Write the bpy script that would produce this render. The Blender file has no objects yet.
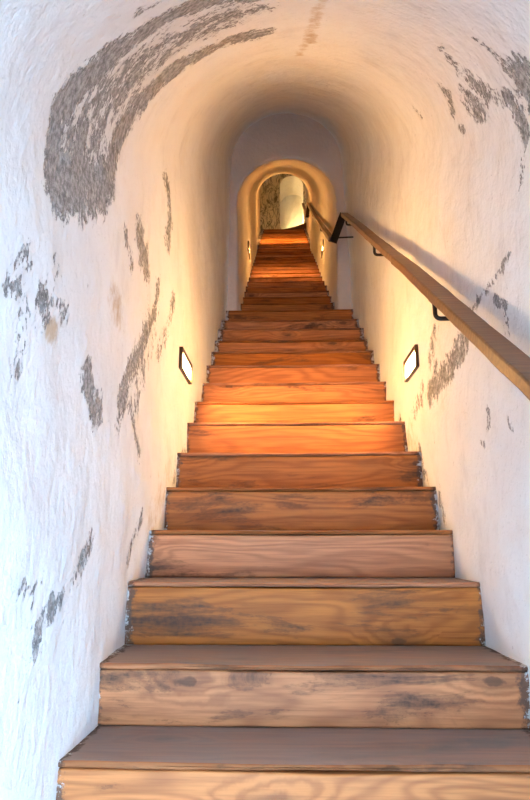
import bpy, bmesh, math, random
from mathutils import Vector, noise, Matrix
random.seed(7)
SC = bpy.context.scene
COL = SC.collection

# ------------------------------------------------------------------ helpers
def link(o, parent=None):
    COL.objects.link(o)
    if parent: o.parent = parent
    return o
def tag(o, label=None, cat=None, group=None, kind=None):
    if label: o['label'] = label
    if cat: o['category'] = cat
    if group: o['group'] = group
    if kind: o['kind'] = kind
    return o
def empty(name, loc=(0, 0, 0), parent=None):
    o = bpy.data.objects.new(name, None); o.empty_display_size = .1
    link(o, parent); o.location = loc
    return o
def mesh_obj(name, verts, faces, mat, parent=None, smooth=True, attrs=None, normals=None, uvs=None):
    me = bpy.data.meshes.new(name)
    me.from_pydata([tuple(v) for v in verts], [], faces); me.update()
    if smooth: me.polygons.foreach_set('use_smooth', [True] * len(me.polygons))
    if attrs:
        for k, vals in attrs.items():
            a = me.attributes.new(k, 'FLOAT', 'POINT'); a.data.foreach_set('value', vals)
    if normals: me.normals_split_custom_set_from_vertices(normals)
    me.materials.append(mat)
    return link(bpy.data.objects.new(name, me), parent)
def bm_obj(name, bm, mat, parent=None, smooth=False):
    me = bpy.data.meshes.new(name)
    bmesh.ops.recalc_face_normals(bm, faces=bm.faces)
    bm.to_mesh(me); bm.free()
    if smooth: me.polygons.foreach_set('use_smooth', [True] * len(me.polygons))
    me.materials.append(mat)
    return link(bpy.data.objects.new(name, me), parent)
def add_box(bm, x0, x1, y0, y1, z0, z1, mtx=None, bev=0):
    r = bmesh.ops.create_cube(bm, size=1)
    vs = r['verts']
    for v in vs:
        v.co = Vector(((x0 + x1) / 2 + v.co.x * (x1 - x0), (y0 + y1) / 2 + v.co.y * (y1 - y0), (z0 + z1) / 2 + v.co.z * (z1 - z0)))
        if mtx: v.co = mtx @ v.co
    if bev:
        es = {e for v in vs for e in v.link_edges}
        bmesh.ops.bevel(bm, geom=list(es), offset=bev, segments=2, affect='EDGES', clamp_overlap=True)

# ------------------------------------------------------------------ materials
def new_mat(name):
    m = bpy.data.materials.new(name); m.use_nodes = True
    nt = m.node_tree; nt.nodes.clear()
    return m, nt
class NT:
    def __init__(s, nt): s.nt = nt
    def n(s, typ, **kw):
        nd = s.nt.nodes.new(typ)
        for k, v in kw.items():
            if k == 'ins':
                for a, b in v.items():
                    if isinstance(b, bpy.types.NodeSocket): s.nt.links.new(b, nd.inputs[a])
                    else: nd.inputs[a].default_value = b
            else: setattr(nd, k, v)
        return nd
    def math(s, op, a, b=0.0, c=0.0, clamp=False):
        nd = s.n('ShaderNodeMath', operation=op, use_clamp=clamp)
        for i, v in enumerate((a, b, c)):
            if isinstance(v, bpy.types.NodeSocket): s.nt.links.new(v, nd.inputs[i])
            else: nd.inputs[i].default_value = v
        return nd.outputs[0]
    def noise(s, vec, scale, detail=4, rough=.55, dist=0):
        return s.n('ShaderNodeTexNoise', ins={'Vector': vec, 'Scale': scale, 'Detail': detail, 'Roughness': rough, 'Distortion': dist}).outputs[0]
    def mapping(s, vec, scale=(1, 1, 1), rot=(0, 0, 0), loc=(0, 0, 0)):
        return s.n('ShaderNodeMapping', ins={'Vector': vec, 'Scale': scale, 'Rotation': rot, 'Location': loc}).outputs[0]
    def ss(s, v, a, b, lo=0.0, hi=1.0):
        return s.n('ShaderNodeMapRange', interpolation_type='SMOOTHSTEP', ins={'Value': v, 'From Min': a, 'From Max': b, 'To Min': lo, 'To Max': hi}).outputs[0]
    def mix(s, f, a, b):
        nd = s.n('ShaderNodeMix', data_type='RGBA')
        for i, v in ((0, f), (6, a), (7, b)):
            if isinstance(v, bpy.types.NodeSocket): s.nt.links.new(v, nd.inputs[i])
            else: nd.inputs[i].default_value = v if i == 0 else (*v, 1)
        return nd.outputs[2]
    def out(s, col, rough, bump=None, bdist=.004, bstr=1, spec=.3, metal=0):
        b = s.n('ShaderNodeBsdfPrincipled')
        for k, v in (('Base Color', col), ('Roughness', rough), ('Specular IOR Level', spec), ('Metallic', metal)):
            if isinstance(v, bpy.types.NodeSocket): s.nt.links.new(v, b.inputs[k])
            else: b.inputs[k].default_value = (*v, 1) if k == 'Base Color' else v
        if bump is not None:
            bp = s.n('ShaderNodeBump', ins={'Height': bump, 'Distance': bdist, 'Strength': bstr})
            s.nt.links.new(bp.outputs[0], b.inputs['Normal'])
        o = s.n('ShaderNodeOutputMaterial'); s.nt.links.new(b.outputs[0], o.inputs[0])

def plaster_mat(name, base=(.80, .80, .79), rocky=0.0):
    m, nt = new_mat(name); g = NT(nt)
    pos = g.n('ShaderNodeNewGeometry').outputs['Position']
    att = lambda a: g.n('ShaderNodeAttribute', attribute_name=a).outputs['Fac']
    n1 = g.noise(pos, 2.2, 3); n2 = g.noise(pos, 14, 5, .6)
    # patches stretched down the wall
    pv = g.mapping(pos, (1, 1, .65))
    n3 = g.noise(pv, 20, 8, .74)
    n4 = g.noise(pv, 90, 4, .7)
    peel = g.math('ADD', att('peel'), g.math('MULTIPLY', g.math('SUBTRACT', n3, .5), 2.8))
    peel = g.math('ADD', peel, g.math('MULTIPLY', g.math('SUBTRACT', n4, .5), 1.5))
    peel = g.ss(peel, .46, .62)
    has = g.math('GREATER_THAN', att('peel'), .02)
    peel = g.math('MULTIPLY', peel, has)
    # small scattered chips
    nc = g.noise(pv, 11, 5, .75, .4)
    chips = g.math('MULTIPLY', g.ss(nc, .70, .74), g.ss(g.noise(pos, 1.7, 2), .45, .6))
    chips2 = g.math('MULTIPLY', g.ss(g.noise(pv, 30, 4, .7, .3), .69, .735), .65)
    chips = g.math('MAXIMUM', chips, chips2)
    col = g.mix(g.ss(n1, .35, .7), base, tuple(c * k for c, k in zip(base, (.93, .92, .92))))
    # yellow brown seepage
    st = g.ss(g.math('ADD', att('stain'), g.math('MULTIPLY', g.math('SUBTRACT', n3, .5), 1.3)), .35, .8)
    st = g.math('MULTIPLY', st, g.math('GREATER_THAN', att('stain'), .02))
    col = g.mix(g.math('MULTIPLY', st, .8), col, (.50, .36, .21))
    faint = g.ss(g.noise(g.mapping(pos, (1, 1, .5)), 7, 5, .65), .52, .72)
    col = g.mix(g.math('MULTIPLY', faint, .30), col, (.52, .50, .49))
    warm = g.ss(g.noise(pos, 5.5, 6, .7, .3), .50, .72)
    col = g.mix(g.math('MULTIPLY', warm, .17), col, (.70, .58, .44))
    pits = g.ss(g.noise(pos, 75, 3, .6), .64, .72)
    col = g.mix(g.math('MULTIPLY', pits, .30), col, (.42, .40, .38))
    mort = g.mix(g.ss(g.noise(pos, 55, 6, .75), .35, .68), (.11, .105, .10), (.46, .45, .44))
    col = g.mix(g.math('MULTIPLY', chips, .75), col, (.30, .29, .28))
    col = g.mix(g.math('MULTIPLY', peel, .93), col, mort)
    h = g.math('ADD', g.math('MULTIPLY', n2, .8), g.math('MULTIPLY', g.noise(g.mapping(pos, (1, 1, .6), (.5, 0, 0)), 45, 4, .6), .45))
    h = g.math('SUBTRACT', h, g.math('MULTIPLY', g.math('MAXIMUM', peel, chips), .35))
    if rocky:
        vein = g.noise(g.mapping(pos, (2.2, 2.2, .8)), 3.2, 6, .65, .9)
        vm = g.ss(g.math('ABSOLUTE', g.math('SUBTRACT', vein, .5)), .0, .045, 1, 0)
        blot = g.ss(g.noise(g.mapping(pos, (2, 2, .8)), 4.5, 5, .6, .6), .52, .62)
        d = g.math('MAXIMUM', vm, blot)
        d = g.math('MULTIPLY', d, att('peel'))
        col = g.mix(g.math('MULTIPLY', d, rocky), base, (.07, .06, .05))
        h = g.math('SUBTRACT', h, d)
    g.out(col, .92, h, .012, .9, spec=.15)
    return m

def wood_mat(name, pale, deep, grime, grime_amt=.7, worn=0.0, rough=.62, scale=1.0):
    m, nt = new_mat(name); g = NT(nt)
    pos = g.n('ShaderNodeNewGeometry').outputs['Position']
    rnd = g.n('ShaderNodeObjectInfo').outputs['Random']
    off = g.n('ShaderNodeCombineXYZ', ins={0: g.math('MULTIPLY', rnd, 37.0), 1: g.math('MULTIPLY', rnd, 11.0), 2: g.math('MULTIPLY', rnd, 23.0)}).outputs[0]
    p = g.n('ShaderNodeVectorMath', operation='ADD', ins={0: pos, 1: off}).outputs[0]
    # growth rings seen on the board: a stretched warped field cut by fine bands
    warp = g.noise(g.mapping(p, (.9, 6, 6)), 1.0 * scale, 2, .45, .35)
    sep = g.n('ShaderNodeSeparateXYZ', ins={0: p})
    kv = g.n('ShaderNodeCombineXYZ', ins={0: g.math('MULTIPLY', sep.outputs[0], 1.7), 1: g.math('MULTIPLY', g.math('ADD', sep.outputs[1], sep.outputs[2]), 4.2), 2: 0.0}).outputs[0]
    vn = g.n('ShaderNodeTexVoronoi', voronoi_dimensions='2D', ins={'Vector': kv, 'Scale': 1.0, 'Randomness': 1.0})
    pick = g.math('GREATER_THAN', g.n('ShaderNodeSeparateColor', ins={0: vn.outputs['Color']}).outputs[0], .52)
    vor = g.math('ADD', g.math('ADD', vn.outputs['Distance'], g.math('MULTIPLY', g.math('SUBTRACT', g.noise(p, 26, 3), .5), .10)), g.math('SUBTRACT', 1.0, pick))
    t = g.math('ADD', g.math('MULTIPLY', warp, 70), g.math('MULTIPLY', g.math('ADD', sep.outputs[2], sep.outputs[1]), 150))
    t = g.math('ADD', t, g.math('MULTIPLY', g.ss(vor, 0, .34, 1, 0), 16.0))
    band = g.math('MULTIPLY_ADD', g.math('SINE', t), .5, .5)
    fine = g.noise(g.mapping(p, (4, 90, 90)), 1, 4, .6)
    c = g.mix(g.math('MULTIPLY', g.math('POWER', band, 1.6), .48), pale, deep)
    c = g.mix(g.ss(fine, .35, .75, 0, .6), c, deep)
    tone = g.noise(g.mapping(p, (1.5, 3, 3)), 1, 2)
    hs = g.n('ShaderNodeHueSaturation', ins={'Color': c, 'Value': g.math('ADD', g.math('MULTIPLY_ADD', rnd, .34, .84), g.math('MULTIPLY', g.math('SUBTRACT', tone, .5), .5)), 'Saturation': g.math('MULTIPLY_ADD', rnd, -.18, 1.06)})
    c = hs.outputs[0]
    # knots
    knot = g.ss(vor, .03, .075, 1, 0)
    ring = g.math('MULTIPLY', g.ss(vor, .06, .17, 1, 0), .4)
    c = g.mix(g.math('MULTIPLY', g.math('MAXIMUM', knot, ring), .8), c, (.075, .03, .014))
    # dark water marks and dirt, with ragged edges
    d1 = g.noise(g.mapping(p, (1.3, 5, 6.5)), 1.25, 7, .68, .5)
    dirt = g.ss(d1, .51, .66)
    dirt = g.math('MULTIPLY', dirt, g.math('ADD', g.math('MULTIPLY', g.noise(p, 60, 3), .9), .35), clamp=True)
    e = g.math('ABSOLUTE', g.math('SUBTRACT', d1, .57))
    rim = g.math('MULTIPLY', g.ss(e, 0, .012, 1, 0), .5)
    c = g.mix(g.math('MULTIPLY', g.math('MAXIMUM', dirt, rim), grime_amt), c, grime)
    if worn:
        w = g.noise(g.mapping(p, (2, 8, 8)), 1, 5, .6)
        ta = g.ss(g.math('ADD', g.n('ShaderNodeAttribute', attribute_name='top').outputs['Fac'], g.math('MULTIPLY', g.math('SUBTRACT', w, .5), .5)), .35, .8)
        c = g.mix(g.math('MULTIPLY', ta, g.ss(w, .25, .65, worn * .7, worn)), c, (.235, .215, .20))
    # dark gaps and shadow lines at the walls, painted into the board ends
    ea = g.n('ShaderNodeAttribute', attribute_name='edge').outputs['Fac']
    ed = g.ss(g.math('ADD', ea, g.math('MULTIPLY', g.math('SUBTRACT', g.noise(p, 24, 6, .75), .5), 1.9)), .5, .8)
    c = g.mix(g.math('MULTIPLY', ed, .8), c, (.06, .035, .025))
    sm = g.ss(g.math('ADD', ea, g.math('MULTIPLY', g.math('SUBTRACT', g.noise(p, 31, 6, .75, .3), .5), 2.4)), .86, 1.05)
    c = g.mix(g.math('MULTIPLY', g.math('MULTIPLY', sm, g.math('GREATER_THAN', ea, .05)), .8), c, (.50, .48, .46))
    h = g.math('ADD', g.math('MULTIPLY', band, .25), g.math('MULTIPLY', fine, .6))
    g.out(c, rough, h, .0015, .6, spec=.12 if worn else .3)
    return m

def plain(name, col, rough=.5, metal=0, bump=None):
    m, nt = new_mat(name); g = NT(nt)
    pos = g.n('ShaderNodeNewGeometry').outputs['Position']
    n = g.noise(pos, 40, 4)
    c = g.mix(n, tuple(k * .8 for k in col), tuple(min(1, k * 1.15) for k in col))
    g.out(c, rough, n, .0008, .4, spec=.4, metal=metal)
    return m
def emit(name, col, strength):
    m, nt = new_mat(name); g = NT(nt)
    pos = g.n('ShaderNodeNewGeometry').outputs['Position']
    e = g.n('ShaderNodeEmission', ins={'Color': (*col, 1), 'Strength': strength})
    o = g.n('ShaderNodeOutputMaterial'); nt.links.new(e.outputs[0], o.inputs[0])
    return m

M_PL = plaster_mat('lime_plaster')
M_ROCK = plaster_mat('weathered_plaster', (.74, .69, .56), rocky=.75)
M_RIS = wood_mat('pine_riser', (.52, .172, .041), (.22, .058, .013), (.034, .018, .011), .95)
M_TRD = wood_mat('worn_pine_tread', (.40, .14, .045), (.19, .058, .018), (.04, .03, .025), .75, worn=.78, rough=.85)
M_DARK = wood_mat('dark_pine', (.16, .07, .03), (.08, .03, .014), (.02, .012, .009), .7)
M_RAIL = wood_mat('rail_wood', (.23, .105, .045), (.13, .055, .025), (.05, .03, .02), .4, rough=.42)
M_IRON = plain('dark_iron', (.035, .024, .018), .45, .6)
M_BRONZE = plain('bronze_frame', (.07, .04, .022), .4, .7)
M_MORTAR = plain('grey_mortar', (.42, .40, .38), .95)
LAMP = (1.0, .55, .18)
M_GLASS = emit('lit_glass', LAMP, 345)
M_GLASS2 = emit('lit_glass_upper', (1.0, .54, .15), 150)
M_GLASS4 = emit('lit_glass_far', (1.0, .54, .15), 330)
M_GLASS3 = emit('lit_glass_landing', (1.0, .64, .24), 1200)

# ------------------------------------------------------------------ stair lines
def line(F): return 1.717 + (F - 2.41) * .7032           # nosings of the wide flight
def uline(F): return 3.815 + (F - 5.391) * .6703         # nosings of the narrow flight
LAMPS = [(-.525, 3.09, 2.582, 1), (.652, 2.97, 2.548, -1),
         (-.43, 7.02, 5.27, 1), (.508, 6.95, 5.235, -1),
         (-.493, 10.35, 7.45, 1), (.533, 10.35, 7.45, -1)]
PLAMP = [Vector((a, b, c)) for a, b, c, s in LAMPS]

# ------------------------------------------------------------------ where the plaster has come away (points on the wall, half width, strength)
PEEL = [
 ([(-0.528,1.214,2.485),(-0.520,1.196,2.529),(-0.494,1.161,2.592),(-0.457,1.198,2.701),(-0.400,1.267,2.832),(-0.328,1.317,2.944),(-0.242,1.342,3.023),(-0.156,1.402,3.108),(-0.073,1.487,3.193)], 0.055, 1.05),
 ([(-0.531,1.588,2.693),(-0.516,1.651,2.863),(-0.469,1.706,3.036),(-0.375,1.772,3.218),(-0.248,1.839,3.369),(-0.150,1.871,3.439),(-0.071,1.907,3.489)], 0.058, 1.0),
 ([(-0.529,1.253,2.495),(-0.531,1.378,2.555),(-0.531,1.552,2.673)], 0.075, 1.05),
 ([(-0.526,1.372,2.511),(-0.526,1.382,2.506)], 0.03, 0.75),
 ([(-0.526,1.495,2.602),(-0.525,1.511,2.603)], 0.02, 0.7),
 ([(-0.518,1.308,2.610),(-0.486,1.396,2.779),(-0.414,1.510,2.986),(-0.279,1.561,3.153),(-0.145,1.603,3.253)], 0.12, 0.68),
 ([(-0.316,1.167,2.849),(-0.276,1.194,2.897),(-0.247,1.226,2.939)], 0.02, 0.8),
 ([(0.397,1.360,3.014),(0.436,1.367,2.988),(0.472,1.346,2.942)], 0.011, 0.9),
 ([(0.480,1.602,3.114),(0.525,1.642,3.090),(0.560,1.618,3.024),(0.582,1.570,2.952)], 0.032, 0.95),
 ([(0.582,1.570,2.952),(0.600,1.669,2.986),(0.586,1.723,3.052)], 0.045, 0.75),
 ([(0.495,1.359,2.928),(0.528,1.350,2.882),(0.567,1.345,2.822),(0.587,1.297,2.750)], 0.022, 0.95),
 ([(0.532,1.284,2.830),(0.549,1.297,2.815)], 0.016, 0.8),
 ([(0.578,1.272,2.751),(0.593,1.306,2.746)], 0.05, 1),
 ([(0.592,1.500,2.883),(0.600,1.440,2.824),(0.613,1.398,2.762),(0.636,1.424,2.709)], 0.028, 0.85),
 ([(0.586,1.346,2.786),(0.621,1.445,2.774)], 0.03, 0.7),
 ([(0.549,2.354,3.559),(0.588,2.298,3.453)], 0.018, 0.75),
 ([(0.621,1.899,3.093),(0.624,1.859,3.054)], 0.014, 0.9),
 ([(0.456,2.284,3.616),(0.478,2.288,3.599)], 0.016, 0.8),
 ([(0.524,1.892,3.268),(0.569,1.843,3.167),(0.595,1.903,3.162)], 0.028, 0.62),
 ([(0.462,1.950,3.376),(0.506,1.915,3.305)], 0.02, 0.6),
 ([(0.649,1.474,2.656),(0.651,1.487,2.619)], 0.02, 0.7),
 ([(-0.526,2.067,2.771),(-0.525,2.175,2.734)], 0.075, 0.85),
 ([(-0.525,2.483,3.306),(-0.525,2.584,3.176),(-0.525,2.538,3.022)], 0.05, 0.72),
 ([(-0.526,1.852,2.674),(-0.526,1.932,2.615)], 0.03, 0.6),
 ([(-0.526,2.411,2.743),(-0.525,2.391,2.621),(-0.526,2.162,2.390),(-0.526,1.996,2.244),(-0.526,1.906,2.100)], 0.038, 0.86),
 ([(-0.526,2.688,2.790),(-0.525,2.619,2.615),(-0.525,2.469,2.448)], 0.04, 0.6),
 ([(-0.525,2.344,2.559),(-0.525,2.213,2.387),(-0.526,2.073,2.211)], 0.1, 0.48),
 ([(-0.525,2.004,2.123),(-0.525,2.075,2.050),(-0.525,2.162,1.993)], 0.02, 0.8),
 ([(-0.525,1.566,2.097),(-0.526,1.619,2.063),(-0.526,1.673,2.026)], 0.045, 1),
 ([(-0.526,1.159,2.111),(-0.526,1.226,2.142)], 0.034, 0.5),
 ([(-0.526,1.227,2.191),(-0.525,1.253,2.166)], 0.03, 0.7),
 ([(-0.526,1.333,2.211),(-0.526,1.378,2.196)], 0.025, 0.65),
 ([(-0.526,1.262,2.303),(-0.526,1.294,2.269)], 0.016, 0.8),
 ([(-0.526,1.052,2.130),(-0.527,1.094,2.161)], 0.02, 0.8),
 ([(-0.527,1.109,2.220),(-0.526,1.125,2.219)], 0.018, 0.7),
 ([(-0.526,1.043,2.150),(-0.526,1.142,2.286)], 0.008, 0.8),
 ([(-0.526,1.125,2.015),(-0.526,1.139,1.991)], 0.016, 0.7),
 ([(-0.526,1.659,1.673),(-0.526,1.606,1.617),(-0.526,1.489,1.556)], 0.024, 0.7),
 ([(-0.526,1.448,1.537),(-0.525,1.396,1.517)], 0.022, 0.8),
 ([(-0.526,1.250,1.577),(-0.526,1.310,1.565)], 0.013, 0.9),
 ([(-0.526,1.347,1.495),(-0.527,1.338,1.447)], 0.022, 0.75),
 ([(-0.526,1.920,2.093),(-0.526,1.886,2.030)], 0.02, 0.5),
 ([(0.655,2.139,2.369),(0.656,2.257,2.341),(0.655,2.425,2.324),(0.656,2.638,2.310)], 0.055, 0.84),
 ([(0.655,2.502,2.536),(0.655,2.607,2.494),(0.655,2.512,2.374)], 0.045, 0.6),
 ([(0.655,2.762,2.359),(0.656,2.999,2.317)], 0.05, 0.55),
 ([(0.656,1.622,2.466),(0.656,1.816,2.461),(0.655,2.133,2.445)], 0.013, 0.62),
 ([(0.656,1.794,2.401),(0.656,1.704,2.344)], 0.016, 0.85),
 ([(0.656,1.720,2.313),(0.656,1.713,2.273)], 0.014, 0.7),
 ([(0.655,2.089,2.371),(0.656,2.089,2.334)], 0.014, 0.8),
 ([(0.655,1.924,2.079),(0.655,1.927,2.031)], 0.016, 0.65),
 ([(0.655,1.765,2.003),(0.655,1.760,1.990)], 0.012, 0.8),
 ([(0.656,1.991,1.987),(0.656,1.974,1.971)], 0.012, 0.7),
 ([(0.655,3.350,2.292),(0.655,3.293,2.188)], 0.05, 1),
 ([(0.655,2.981,2.113),(0.655,2.886,1.980)], 0.04, 0.75),
 ([(0.656,2.617,1.865),(0.655,2.543,1.759)], 0.035, 0.6),
 ([(-0.526,3.196,2.162),(-0.525,2.850,1.957)], 0.03, 0.55),
 ([(-0.526,2.245,1.749),(-0.525,2.097,1.611)], 0.03, 0.5),
]
STAIN = [
 ([(0.128,1.498,3.212),(0.117,1.807,3.430),(0.112,2.131,3.659)], 0.035, 0.9),
 ([(0.117,1.937,3.522),(0.079,2.419,3.863)], 0.03, 0.8),
 ([(-0.526,1.749,2.398),(-0.526,1.808,2.395)], 0.07, 0.7),
 ([(-0.525,1.274,2.132),(-0.526,1.309,2.140)], 0.03, 0.85),
 ([(0.655,3.156,2.192),(0.655,2.897,1.865)], 0.14, 0.55),
 ([(-0.526,2.843,2.003),(-0.525,2.412,1.755)], 0.12, 0.5),
]
def seg_d(p, a, b):
    ab = b - a; t = max(0, min(1, (p - a).dot(ab) / max(ab.length_squared, 1e-9)))
    return (p - a - ab * t).length
def prep(tab):
    out = []
    for pts, w, s in tab:
        V = [Vector(q) for q in pts]
        lo = Vector([min(v[i] for v in V) - w * 2 - .01 for i in range(3)]); hi = Vector([max(v[i] for v in V) + w * 2 + .01 for i in range(3)])
        out.append((V, w, s, lo, hi))
    return out
PEEL = prep(PEEL); STAIN = prep(STAIN)
def field(tab, p):
    best = 0
    for V, w, s, lo, hi in tab:
        if not (lo.x <= p.x <= hi.x and lo.y <= p.y <= hi.y and lo.z <= p.z <= hi.z): continue
        d = min(seg_d(p, V[i], V[i + 1]) for i in range(len(V) - 1))
        k = 1 - (d / (w * 1.42 + .006)) ** 2
        if k > 0: best = max(best, s * k)
    return best

# ------------------------------------------------------------------ tunnel shells
def keyed(keys, F):
    if F <= keys[0][0]: return keys[0][1:]
    for a, b in zip(keys, keys[1:]):
        if F <= b[0]:
            t = (F - a[0]) / (b[0] - a[0])
            return tuple(u + (v - u) * t for u, v in zip(a[1:], b[1:]))
    return keys[-1][1:]
def profile(bz, sz, bl, br, sl, sr, ry, na, nw, e=0.0):
    """points of one cross-section from the foot of the left wall over the vault to the foot of the right wall, with outward 2d normals; e pushes outwards"""
    P = []
    for i in range(nw):
        t = i / nw
        P.append((bl + (sl - bl) * t - e, bz + (sz - bz) * t, -1, 0))
    cx = (sl + sr) / 2; rx = (sr - sl) / 2
    for i in range(na + 1):
        a = math.pi * (1 - i / na); c, s_ = math.cos(a), math.sin(a)
        P.append((cx + (rx + e) * c, sz + (ry + e) * s_, c, s_))
    for i in range(nw):
        t = (i + 1) / nw
        P.append((sr + (br - sr) * t + e, sz + (bz - sz) * t, 1, 0))
    return P
def disp(p, amp=1.0):
    d = noise.noise(p * 1.5) * .020 + noise.noise(p * 5) * .007 + noise.noise(p * 15) * .0028 + noise.noise(p * 34) * .0014
    for L in PLAMP:
        r = (p - L).length
        if r < .32: d *= max(0, min(1, (r - .17) / .12))
    return d * amp
def shell(rows, names, nw, na, mat, use_fields=True, amp=1.0, ywt=None, foot_dark=None):
    """rows: list of (F, profile, w) with w = share of the displacement along the wall normal"""
    nc = len(rows[0][1]); V = []
    for F, prof, w in rows:
        for x, z, nx, nz in prof:
            p = Vector((x, F, z)); d = disp(p, amp)
            V.append(Vector((x + nx * d * w, F + d * (1 - w), z + nz * d * w)))
    nr = len(rows); N = []
    for r in range(nr):
        for c in range(nc):
            u = V[min(r + 1, nr - 1) * nc + c] - V[max(r - 1, 0) * nc + c]
            v = V[r * nc + min(c + 1, nc - 1)] - V[r * nc + max(c - 1, 0)]
            n = v.cross(u)
            N.append(n.normalized() if n.length > 1e-9 else Vector((0, -1, 0)))
    for nm, c0, c1, r0, r1 in names:
        idx = {}; vs = []; ns = []; fs = []
        for r in range(r0, r1 + 1):
            for c in range(c0, c1 + 1):
                idx[(r, c)] = len(vs); vs.append(V[r * nc + c]); ns.append(N[r * nc + c])
        for r in range(r0, r1):
            for c in range(c0, c1):
                fs.append((idx[(r, c)], idx[(r, c + 1)], idx[(r + 1, c + 1)], idx[(r + 1, c)]))
        at = {}
        if use_fields is True:
            at = {'peel': [field(PEEL, v) for v in vs], 'stain': [field(STAIN, v) for v in vs]}
        elif use_fields:
            at = {'peel': [use_fields(v) for v in vs], 'stain': [0.0] * len(vs)}
        tag(mesh_obj(nm, vs, fs, mat, attrs=at, normals=ns), kind='structure')

NW, NA = 84, 120
# main tunnel, from its mouth behind the viewer to the lunette wall
MOUTH = -.75
def prof1(F, e):
    zb = max(line(F), line(.0)) - .42
    zl = max(line(F), line(-.35))
    wl = .525 if F < 4 else .525 + (F - 4) * .030
    wr = .655 if F < 4 else .655 + (F - 4) * .030
    return profile(zb, zl + 1.585, -wl, wr, -.527 - max(0, F - 4) * .008, .647 - max(0, F - 4) * .014, .592, NA, NW, e)
rows = []
F = MOUTH
while F < 5.2:
    rows.append((F, prof1(F, 0), 1)); F += .05 if F < .7 else .021
for t in (0, .25, .45, .62, .76, .87, .95, 1.0):
    rows.append((5.2 + .2 * t, prof1(5.2 + .2 * t, -.035 * (1 - math.sqrt(1 - t * t))), 1))
rows.append((5.50, prof1(5.4, -.035), 1))
n = len(rows) - 1
shell(rows, [('wall_left', 0, NW, 0, n), ('ceiling', NW, NW + NA, 0, n), ('wall_right', NW + NA, 2 * NW + NA, 0, n)], NW, NA, M_PL)

# lunette wall and the narrower upper tunnel
K2 = [  # F, spring z, base left, base right, spring left, spring right, arch rise
 (5.40, 4.972, -.412, .503, -.439, .525, .482),
 (9.60, 7.600, -.425, .470, -.445, .480, .470),
 (9.70, 7.95, -.49, .53, -.50, .54, .52),
 (12.60, 10.0, -.50, .545, -.50, .545, .52),
 (12.85, 10.9, -.62, .66, -.62, .66, .64),
 (14.60, 10.9, -.62, .66, -.62, .66, .64)]
def prof2(F, e, nw=40, na=48):
    sz, bl, br, sl, sr, ry = keyed(K2, F)
    bz = min(uline(max(F, 5.4)), 8.70) - .40
    return profile(bz, sz, bl, br, sl, sr, ry, na, nw, e)
rows = []
for e in (.75, .6, .45, .36, .30, .25, .2, .16, .12, .09, .06): rows.append((5.40, prof2(5.40, e), 0))
R = .035
for k in range(1, 6):
    a = k / 5 * math.pi / 2
    rows.append((5.40 + R * (1 - math.cos(a)), prof2(5.40, R * (1 - math.sin(a))), k / 5))
nf = len(rows) - 1
F = 5.50
while F < 14.6:
    rows.append((F, prof2(F, 0), 1)); F += .05
n = len(rows) - 1
M_PL3 = plaster_mat('limewash_warm_light', (.66, .56, .49))  # lunette plaster browned to stand in for the warm light on it
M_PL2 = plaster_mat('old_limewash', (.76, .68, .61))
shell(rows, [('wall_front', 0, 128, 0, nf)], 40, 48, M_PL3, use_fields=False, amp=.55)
shell(rows, [('wall_left', 0, 40, nf, n), ('ceiling', 40, 88, nf, n), ('wall_right', 88, 128, nf, n)], 40, 48, M_PL2, use_fields=False, amp=.55)

# end wall of the upper landing with its arched opening, weathered down to the rubble
def open_prof(F, e=0): return profile(8.30, 10.93, -.06, .56, -.06, .56, .31, 48, 40, e)
A0 = profile(8.30, 10.9, -.68, .72, -.68, .72, .70, 48, 40); B0 = open_prof(0)
rows = []
for k in range(19):
    t = k / 18
    rows.append((14.45, [(a[0] + (b[0] - a[0]) * t, a[1] + (b[1] - a[1]) * t, a[2], a[3]) for a, b in zip(A0, B0)], 0))
nf = len(rows) - 1
for k in range(1, 24): rows.append((14.45 + k * .05, open_prof(0), 1))
n = len(rows) - 1
shell(rows, [('wall_back', 0, 128, 0, nf)], 40, 48, M_ROCK, use_fields=lambda v: 1.0 if v.x < .2 else .9, amp=2.2)
shell(rows, [('wall_left', 0, 40, nf, n), ('ceiling', 40, 88, nf, n), ('wall_right', 88, 128, nf, n)], 40, 48, M_PL, use_fields=False)
rows = []
for k in range(19):   # curved wall closing the turning passage
    a = k / 18
    rows.append((15.45 - .35 * a ** 2, [(-.4 + 1.2 * a, 8.3 + 3.4 * j / 40, 0, 0) for j in range(41)], 0))
V = []; Fc = []
for r in range(19):
    for c in range(41):
        x, z, _, _ = rows[r][1][c]; p = Vector((x, rows[r][0], z)); V.append(p + Vector((0, disp(p, 1.5), 0)))
for r in range(18):
    for c in range(40): Fc.append((r * 41 + c, r * 41 + c + 1, (r + 1) * 41 + c + 1, (r + 1) * 41 + c))
tag(mesh_obj('wall_back', V, Fc, M_PL, attrs={'peel': [field(PEEL, v) for v in V], 'stain': [0.0] * len(V)}), kind='structure')

# unseen outer shell and slabs, added to stop light leaking into the tunnel
rows = [(MOUTH, prof1(MOUTH, -.0), 1)]
OUT = profile(-.9, 11.2, -2.0, 2.1, -2.0, 2.1, 2.05, NA, NW)
for k in range(1, 13):
    t = k / 12
    rows.append((MOUTH, [(a[0] + (b[0] - a[0]) * t, a[1] + (b[1] - a[1]) * t, a[2], a[3]) for a, b in zip(rows[0][1], OUT)], 0))
for k in range(1, 13): rows.append((MOUTH + 17.6 * k / 12, OUT, 1))
shell(rows, [('light_block_shell', 0, 2 * NW + NA, 0, len(rows) - 1)], NW, NA, M_PL)
bm = bmesh.new(); add_box(bm, -2.2, 2.3, 16.7, 16.9, -.9, 13.5); add_box(bm, -2.2, 2.3, MOUTH + .02, 16.9, -1.0, -.85)
add_box(bm, -2.2, -.63, MOUTH + .02, MOUTH + .15, -.95, .1); add_box(bm, .77, 2.3, MOUTH + .02, MOUTH + .15, -.95, .1)
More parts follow.
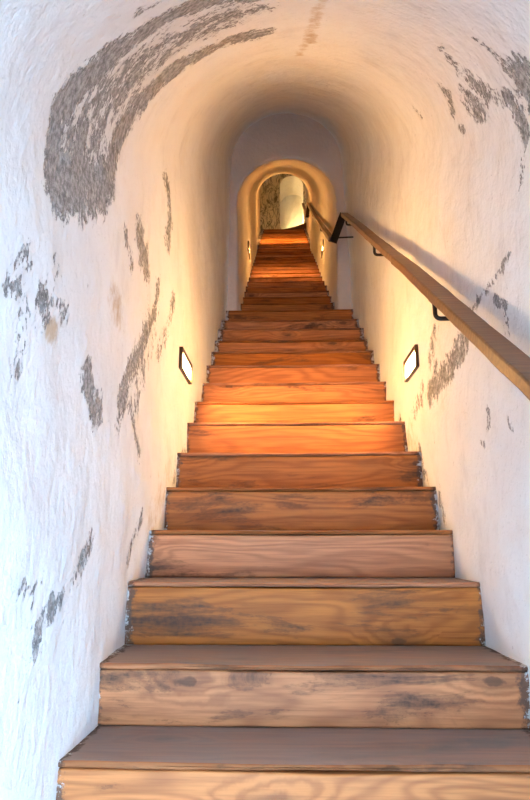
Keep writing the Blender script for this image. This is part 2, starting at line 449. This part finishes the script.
tag(bm_obj('light_block_base', bm, M_MORTAR), kind='structure')

# ------------------------------------------------------------------ floors
bm = bmesh.new(); add_box(bm, -2.2, 2.4, -2.6, .26, -.2, 0)
tag(bm_obj('floor', bm, M_MORTAR), kind='structure')
bm = bmesh.new(); add_box(bm, -.80, .84, 12.95, 15.75, 8.45, 8.70)
tag(bm_obj('floor', bm, M_DARK), kind='structure')

# ------------------------------------------------------------------ steps
def board(name, x0, x1, y0, y1, z0, z1, mat, parent, seed, xl=None, xr=None, nx=70, worn=.004, front_round=.008, top=False):
    """a sawn board with a gently worn, uneven front; grid on front, top and bottom"""
    ny = max(2, int((y1 - y0) / .04)); nz = max(2, int((z1 - z0) / .025))
    # section loop, from back-bottom forward along the bottom, up the front, back along the top
    r = min(front_round, (z1 - z0) * .45, (y1 - y0) * .45)
    loop = [(y1, z0)] + [(y1 + (y0 + r - y1) * k / ny, z0) for k in range(1, ny)]
    loop += [(y0 + r, z0), (y0 + r * .3, z0 + r * .3), (y0, z0 + r)]
    loop += [(y0, z0 + r + (z1 - z0 - 2 * r) * k / nz) for k in range(1, nz)]
    loop += [(y0, z1 - r), (y0 + r * .12, z1 - r * .5), (y0 + r * .5, z1 - r * .12), (y0 + r, z1)]
    loop += [(y0 + r + (y1 - y0 - r) * k / ny, z1) for k in range(1, ny + 1)]
    L = len(loop); V = []; E = []; T = []
    xl = x0 if xl is None else xl; xr = x1 if xr is None else xr
    for i in range(nx + 1):
        x = x0 + (x1 - x0) * i / nx
        ed = max(0, 1 - (x - xl) / .05, 1 - (xr - x) / .05); ed = min(1, ed)
        for y, z in loop:
            q = Vector((x * 2.2 + seed * 3.7, y * 5 + seed, z * 5))
            w = worn * (noise.noise(q) + .6 * noise.noise(q * 4.1))
            fr = 1.0 if y < y0 + .03 else .35
            sag = -.004 * math.exp(-((x - .06) / .28) ** 2) if z > (z0 + z1) / 2 and worn > .003 else 0
            V.append((x, y + (w * fr if y < y1 - .001 else 0), z + w * .5 + sag * fr)); E.append(ed); T.append(1.0 if z > z1 - 1e-4 and top else 0.0)
    Fs = [tuple(range(L))[::-1], tuple(range(nx * L, nx * L + L))]
    for i in range(nx):
        for j in range(L):
            k = (j + 1) % L
            Fs.append((i * L + j, i * L + k, (i + 1) * L + k, (i + 1) * L + j))
    return mesh_obj(name, V, Fs, mat, parent, attrs={'edge': E, 'top': T})

# nosing distance and height of every step of the wide flight
NOS = [(.205, .19), (.47, .379), (.737, .569), (1.003, .759), (1.268, .965), (1.533, 1.18), (1.81, 1.34), (2.13, 1.54), (2.41, 1.717), (2.681, 1.907), (2.952, 2.101), (3.223, 2.305), (3.494, 2.485),
       (3.765, 2.673), (4.036, 2.871), (4.307, 3.057), (4.578, 3.236), (4.849, 3.431), (5.12, 3.614), (5.385, 3.813)]
UP = [(5.391 + .27 * k, 3.815 + .181 * k) for k in range(1, 28)]
def flight(t, steps, z_start, y_next, z_next, x0, x1, xl, xr, nx):
    zb = z_start
    for i, (y, z) in enumerate(steps):
        yn = steps[i + 1][0] if i + 1 < len(steps) else y_next
        tt = .016
        s = empty('step', (0, 0, 0), t)
        zt = zb
        rr = board('riser', x0, x1, y, y + .032, zt - .0, z - tt - .0015, M_RIS, s, i * 1.7 + y, xl, xr, nx, worn=.0035, front_round=.006)
        tr = board('tread', x0, x1, y - .002, yn + .031, z - tt, z, M_TRD, s, i * 2.9 + z, xl, xr, nx, worn=.004, front_round=.010, top=True)
        zb = z
t = empty('stair_flight', (0, 0, 0))
tag(t, 'wide lower flight of worn pine steps climbing from the foreground to the narrow arch', 'stairs')
flight(t, NOS, 0.0, 5.661, None, -.60, .735, -.525, .655, 70)
t2 = empty('stair_flight', (0, 0, 0))
tag(t2, 'narrow upper flight of reddish brown wooden steps inside the small inner arch', 'stairs')
flight(t2, UP, 3.813, 12.96, None, -.57, .62, -.43, .50, 40)
# winding steps that turn to the right at the top
def wedge(name, poly, z0, z1, mat, parent):
    bm = bmesh.new()
    b = [bm.verts.new((x, y, z0)) for x, y in poly]; u = [bm.verts.new((x, y, z1 + .004 * noise.noise(Vector((x * 5, y * 5, 1))))) for x, y in poly]
    bm.faces.new(b[::-1]); bm.faces.new(u); n = len(poly)
    for i in range(n): bm.faces.new((b[i], b[(i + 1) % n], u[(i + 1) % n], u[i]))
    bmesh.ops.bevel(bm, geom=[e for e in bm.edges if abs(e.verts[0].co.z - z1) < .01 and abs(e.verts[1].co.z - z1) < .01], offset=.006, segments=2, affect='EDGES')
    return bm_obj(name, bm, mat, parent)
t3 = empty('winder_stairs', (.3, 13.3, 8.70))
tag(t3, 'dark curved winding steps turning right at the top of the upper flight', 'stairs')
def arc(xa, ya, xb, yb, bow, n=9):
    out = []
    for i in range(n + 1):
        s = i / n; out.append((xa + (xb - xa) * s, ya + (yb - ya) * s + bow * math.sin(math.pi * s)))
    return out
t3.location = (0, 0, 0)
wedge('winder_step', arc(-.02, 13.44, .62, 13.08, .05) + [(.66, 14.42), (-.02, 14.42)], 8.70, 9.11, M_DARK, t3)
wedge('winder_step', arc(-.35, 13.28, .62, 12.99, .03) + [(.64, 13.3), (-.05, 13.5)], 8.70, 8.89, M_DARK, t3)

# ------------------------------------------------------------------ recessed step lights
def step_light(loc, sgn, label, glass, group, W=.135):
    t = empty('step_light', loc); tag(t, label, 'light', group)
    H = .056
    def ring(bm, w0, h0, w1, h1, x0, x1):
        add_box(bm, x0, x1, -w0, -w1, -h0, h0, bev=.0015); add_box(bm, x0, x1, w1, w0, -h0, h0, bev=.0015)
        add_box(bm, x0, x1, -w1, w1, -h0, -h1, bev=.0015); add_box(bm, x0, x1, -w1, w1, h1, h0, bev=.0015)
    bm = bmesh.new(); ring(bm, W, H, W - .011, H - .009, -.03, .012)
    f = bm_obj('frame', bm, M_BRONZE, t)
    bm = bmesh.new(); add_box(bm, -.034, -.030, -W + .006, W - .006, -H + .006, H - .006)
    bm_obj('back_box', bm, M_IRON, t)
    bm = bmesh.new(); add_box(bm, -.008, .003, -W + .0115, W - .0115, -H + .0095, H - .0095, bev=.002)
    bm_obj('glass', bm, glass, t)
    bm = bmesh.new()
    add_box(bm, .001, .010, -W + .0105, W - .0105, H - .024, H - .0085, Matrix.Rotation(.0, 4, 'Y'), bev=.002)
    bm_obj('recess_shade_bar', bm, M_BRONZE, t)  # bar added for the shade that the recess throws across the glass top
    t.scale = (1, 1, 1)
    if sgn < 0: t.rotation_euler = (0, 0, math.pi)
    return t
LB = [('lit rectangular step light in the left plaster wall beside the middle steps', M_GLASS),
      ('lit rectangular step light in the right wall below the wooden handrail', M_GLASS),
      ('step light on the left wall just inside the small inner arch', M_GLASS2),
      ('step light on the right wall just inside the small inner arch', M_GLASS2),
      ('farthest step light on the left wall near the top of the narrow flight', M_GLASS4),
      ('farthest step light on the right wall near the top of the narrow flight', M_GLASS4)]
for (x, y, z, s), (lab, gm) in zip(LAMPS, LB):
    step_light((x + s * .006, y, z), s, lab, gm, 'recessed step lights', .165 if y < 4 and s > 0 else .145)
step_light((-.052, 14.72, 9.75), 1, 'step light inside the arched opening at the very top', M_GLASS3, 'recessed step lights')

# ------------------------------------------------------------------ handrail
def sweep(name, pts, w, h, mat, parent, sub=.06, seed=0, ends=True):
    """rectangular rail following pts (top centre line), horizontal width w, depth h, softened corners"""
    P = []
    for a, b in zip(pts, pts[1:]):
        a, b = Vector(a), Vector(b); k = max(1, int((b - a).length / sub))
        for i in range(k): P.append(a.lerp(b, i / k))
    P.append(Vector(pts[-1])); n = len(P)
    c = .006
    prof = [(-w / 2 + c, 0), (w / 2 - c, 0), (w / 2 - c * .3, -c * .3), (w / 2, -c), (w / 2, -h + c), (w / 2 - c * .3, -h + c * .3), (w / 2 - c, -h), (-w / 2 + c, -h),
            (-w / 2 + c * .3, -h + c * .3), (-w / 2, -h + c), (-w / 2, -c), (-w / 2 + c * .3, -c * .3)]
    V = []; Fs = []; L = len(prof)
    for i, p in enumerate(P):
        d = (P[min(i + 1, n - 1)] - P[max(i - 1, 0)]).normalized()
        side = d.cross(Vector((0, 0, 1))).normalized(); up = side.cross(d)
        for a, b in prof:
            q = p + side * a + up * b
            V.append(q + (side + up) * noise.noise(q * 9 + Vector((seed, 0, 0))) * .0015)
    for i in range(n - 1):
        for j in range(L):
            k = (j + 1) % L; Fs.append((i * L + j, i * L + k, (i + 1) * L + k, (i + 1) * L + j))
    Fs.append(tuple(range(L))[::-1]); Fs.append(tuple(range((n - 1) * L, n * L)))
    bm = bmesh.new(); vs = [bm.verts.new(v) for v in V]
    for f in Fs: bm.faces.new([vs[i] for i in f])
    return bm_obj(name, bm, mat, parent)
def rod(bm, pts, r, seg=8):
    P = [Vector(p) for p in pts]; rings = []
    for i, p in enumerate(P):
        d = (P[min(i + 1, len(P) - 1)] - P[max(i - 1, 0)]).normalized()
        a = d.orthogonal().normalized() if i == 0 else (rings[-1][1] - d * rings[-1][1].dot(d)).normalized()
        b = d.cross(a)
        rings.append(([bm.verts.new(p + a * r * math.cos(2 * math.pi * k / seg) + b * r * math.sin(2 * math.pi * k / seg)) for k in range(seg)], a))
    for (u, _), (v, _) in zip(rings, rings[1:]):
        for k in range(seg): bm.faces.new((u[k], u[(k + 1) % seg], v[(k + 1) % seg], v[k]))
    bm.faces.new(rings[0][0][::-1]); bm.faces.new(rings[-1][0])

hr = empty('handrail', (0, 0, 0))
tag(hr, 'long brown wooden handrail on iron brackets following the right wall up the stairs', 'handrail')
XR = .570
def rz(F): return 1.08 + (F - 1.34) * .7032 + .955      # top of the first rail
r1 = [(XR, .25, rz(.25) - .004), (XR, 1.4, rz(1.4) - .004), (XR, 2.60, 2.925), (XR - .002, 2.76, 3.035)]
r1b = [(XR - .002, 2.765, 3.038), (XR, 3.4, 3.475), (XR + .004, 4.3, 4.10), (.578, 5.14, 4.672)]
sweep('rail', r1, .072, .038, M_RAIL, hr, seed=1)
sweep('rail', r1b, .066, .036, M_RAIL, hr, seed=3)
p2 = [(.455, 5.20, 4.455), (.452, 7.3, 5.885), (.455, 9.47, 7.405)]
sweep('rail', p2, .052, .042, M_RAIL, hr, seed=5)
p3 = [(.425, 9.50, 7.20), (.43, 10.4, 7.86), (.43, 11.4, 8.58)]
sweep('rail', p3, .05, .042, M_RAIL, hr, seed=9)
def flat_bar(name, a, b, w, th, mat):
    a, b = Vector(a), Vector(b); d = (b - a); L = d.length; d.normalize()
    s = d.cross(Vector((0, 1, 0))).normalized(); u = Vector((0, 1, 0)) ; u = (u - d * u.dot(d)).normalized()
    M = Matrix((s, u, d)).transposed().to_4x4(); M.translation = (a + b) / 2
    bm = bmesh.new(); add_box(bm, -w / 2, w / 2, -th / 2, th / 2, -L / 2, L / 2, M, bev=.003)
    return bm_obj(name, bm, mat, hr)
flat_bar('connecting_plate', (.570, 5.155, 4.665), (.470, 5.18, 4.395), .062, .018, M_IRON)
flat_bar('connecting_plate', (.460, 9.48, 7.41), (.425, 9.50, 7.15), .05, .016, M_IRON)
def bracket(F, x, ztop, xw, drop=.066):
    b = empty('bracket', (x, F, ztop), hr)
    bm = bmesh.new(); pts = [(0, 0, .004), (0, 0, -drop + .018)]
    for k in range(1, 5):
        a = k / 4 * math.pi / 2; pts.append((.018 * (1 - math.cos(a)), 0, -drop + .018 - .018 * math.sin(a)))
    pts.append((xw - x + .015, 0, -drop)); rod(bm, pts, .0085); bm_obj('arm', bm, M_IRON, b, True)
    bm = bmesh.new(); bmesh.ops.create_cone(bm, cap_ends=True, segments=20, radius1=.024, radius2=.022, depth=.006,
                                            matrix=Matrix.Translation((xw - x - .004, 0, -drop)) @ Matrix.Rotation(math.pi / 2, 4, 'Y'))
    bm_obj('wall_rosette', bm, M_IRON, b)
    bm = bmesh.new(); add_box(bm, -.014, .014, -.035, .035, -.003, .002, Matrix.Rotation(math.atan(.70), 4, 'X'))
    bm_obj('saddle', bm, M_IRON, b)
def under(pts, F, h):
    for a, b in zip(pts, pts[1:]):
        if a[1] <= F <= b[1]:
            t = (F - a[1]) / (b[1] - a[1]); return a[2] + (b[2] - a[2]) * t - h / math.cos(math.atan(.70))
for F_, pts, h, x, xw in ((.85, r1, .038, .552, .655), (2.10, r1, .038, .552, .655), (3.40, r1b, .036, .555, .655), (5.0, r1b, .036, .576, .66),
                          (6.6, p2, .042, .455, .495), (8.3, p2, .042, .455, .49), (10.1, p3, .042, .43, .535), (11.2, p3, .042, .43, .54)):
    bracket(F_, x, under(pts, F_, h), xw)
bm = bmesh.new(); rod(bm, [(.475, 5.185, 4.44), (.50, 5.185, 4.44), (.66, 5.185, 4.445)], .008)
bm_obj('tie_rod', bm, M_IRON, hr, True)

# ------------------------------------------------------------------ daylight from the tunnel mouth
w = bpy.data.worlds.new('World'); SC.world = w; w.use_nodes = True
nt = w.node_tree; nt.nodes.clear(); g = NT(nt)
tc = g.n('ShaderNodeTexCoord').outputs['Generated']
z = g.n('ShaderNodeSeparateXYZ', ins={0: tc}).outputs[2]
colr = g.mix(g.ss(z, -.3, .5), (.38, .60, .86), (.34, .60, .95))
xx = g.n('ShaderNodeSeparateXYZ', ins={0: tc}).outputs[0]      # the sky is brighter on the sunward side
bg = g.n('ShaderNodeBackground', ins={'Color': colr, 'Strength': g.ss(xx, -.6, .6, 9.0, 44.0)})
o = g.n('ShaderNodeOutputWorld'); nt.links.new(bg.outputs[0], o.inputs[0])

# ------------------------------------------------------------------ camera
cam = bpy.data.cameras.new('camera'); co = link(bpy.data.objects.new('camera', cam))
cam.sensor_fit = 'VERTICAL'; cam.sensor_height = 24; cam.lens = 24 * 610 / 800
co.location = (0, 0, 1.659)
co.rotation_euler = (math.radians(90 + 13.4), 0, math.radians(1.8))
cam.clip_start = .02
SC.camera = co
SC.view_settings.view_transform = 'Standard'; SC.view_settings.look = 'None'
SC.view_settings.gamma = 1; SC.view_settings.exposure = 0.0
SC.cycles.max_bounces = 12; SC.cycles.diffuse_bounces = 8
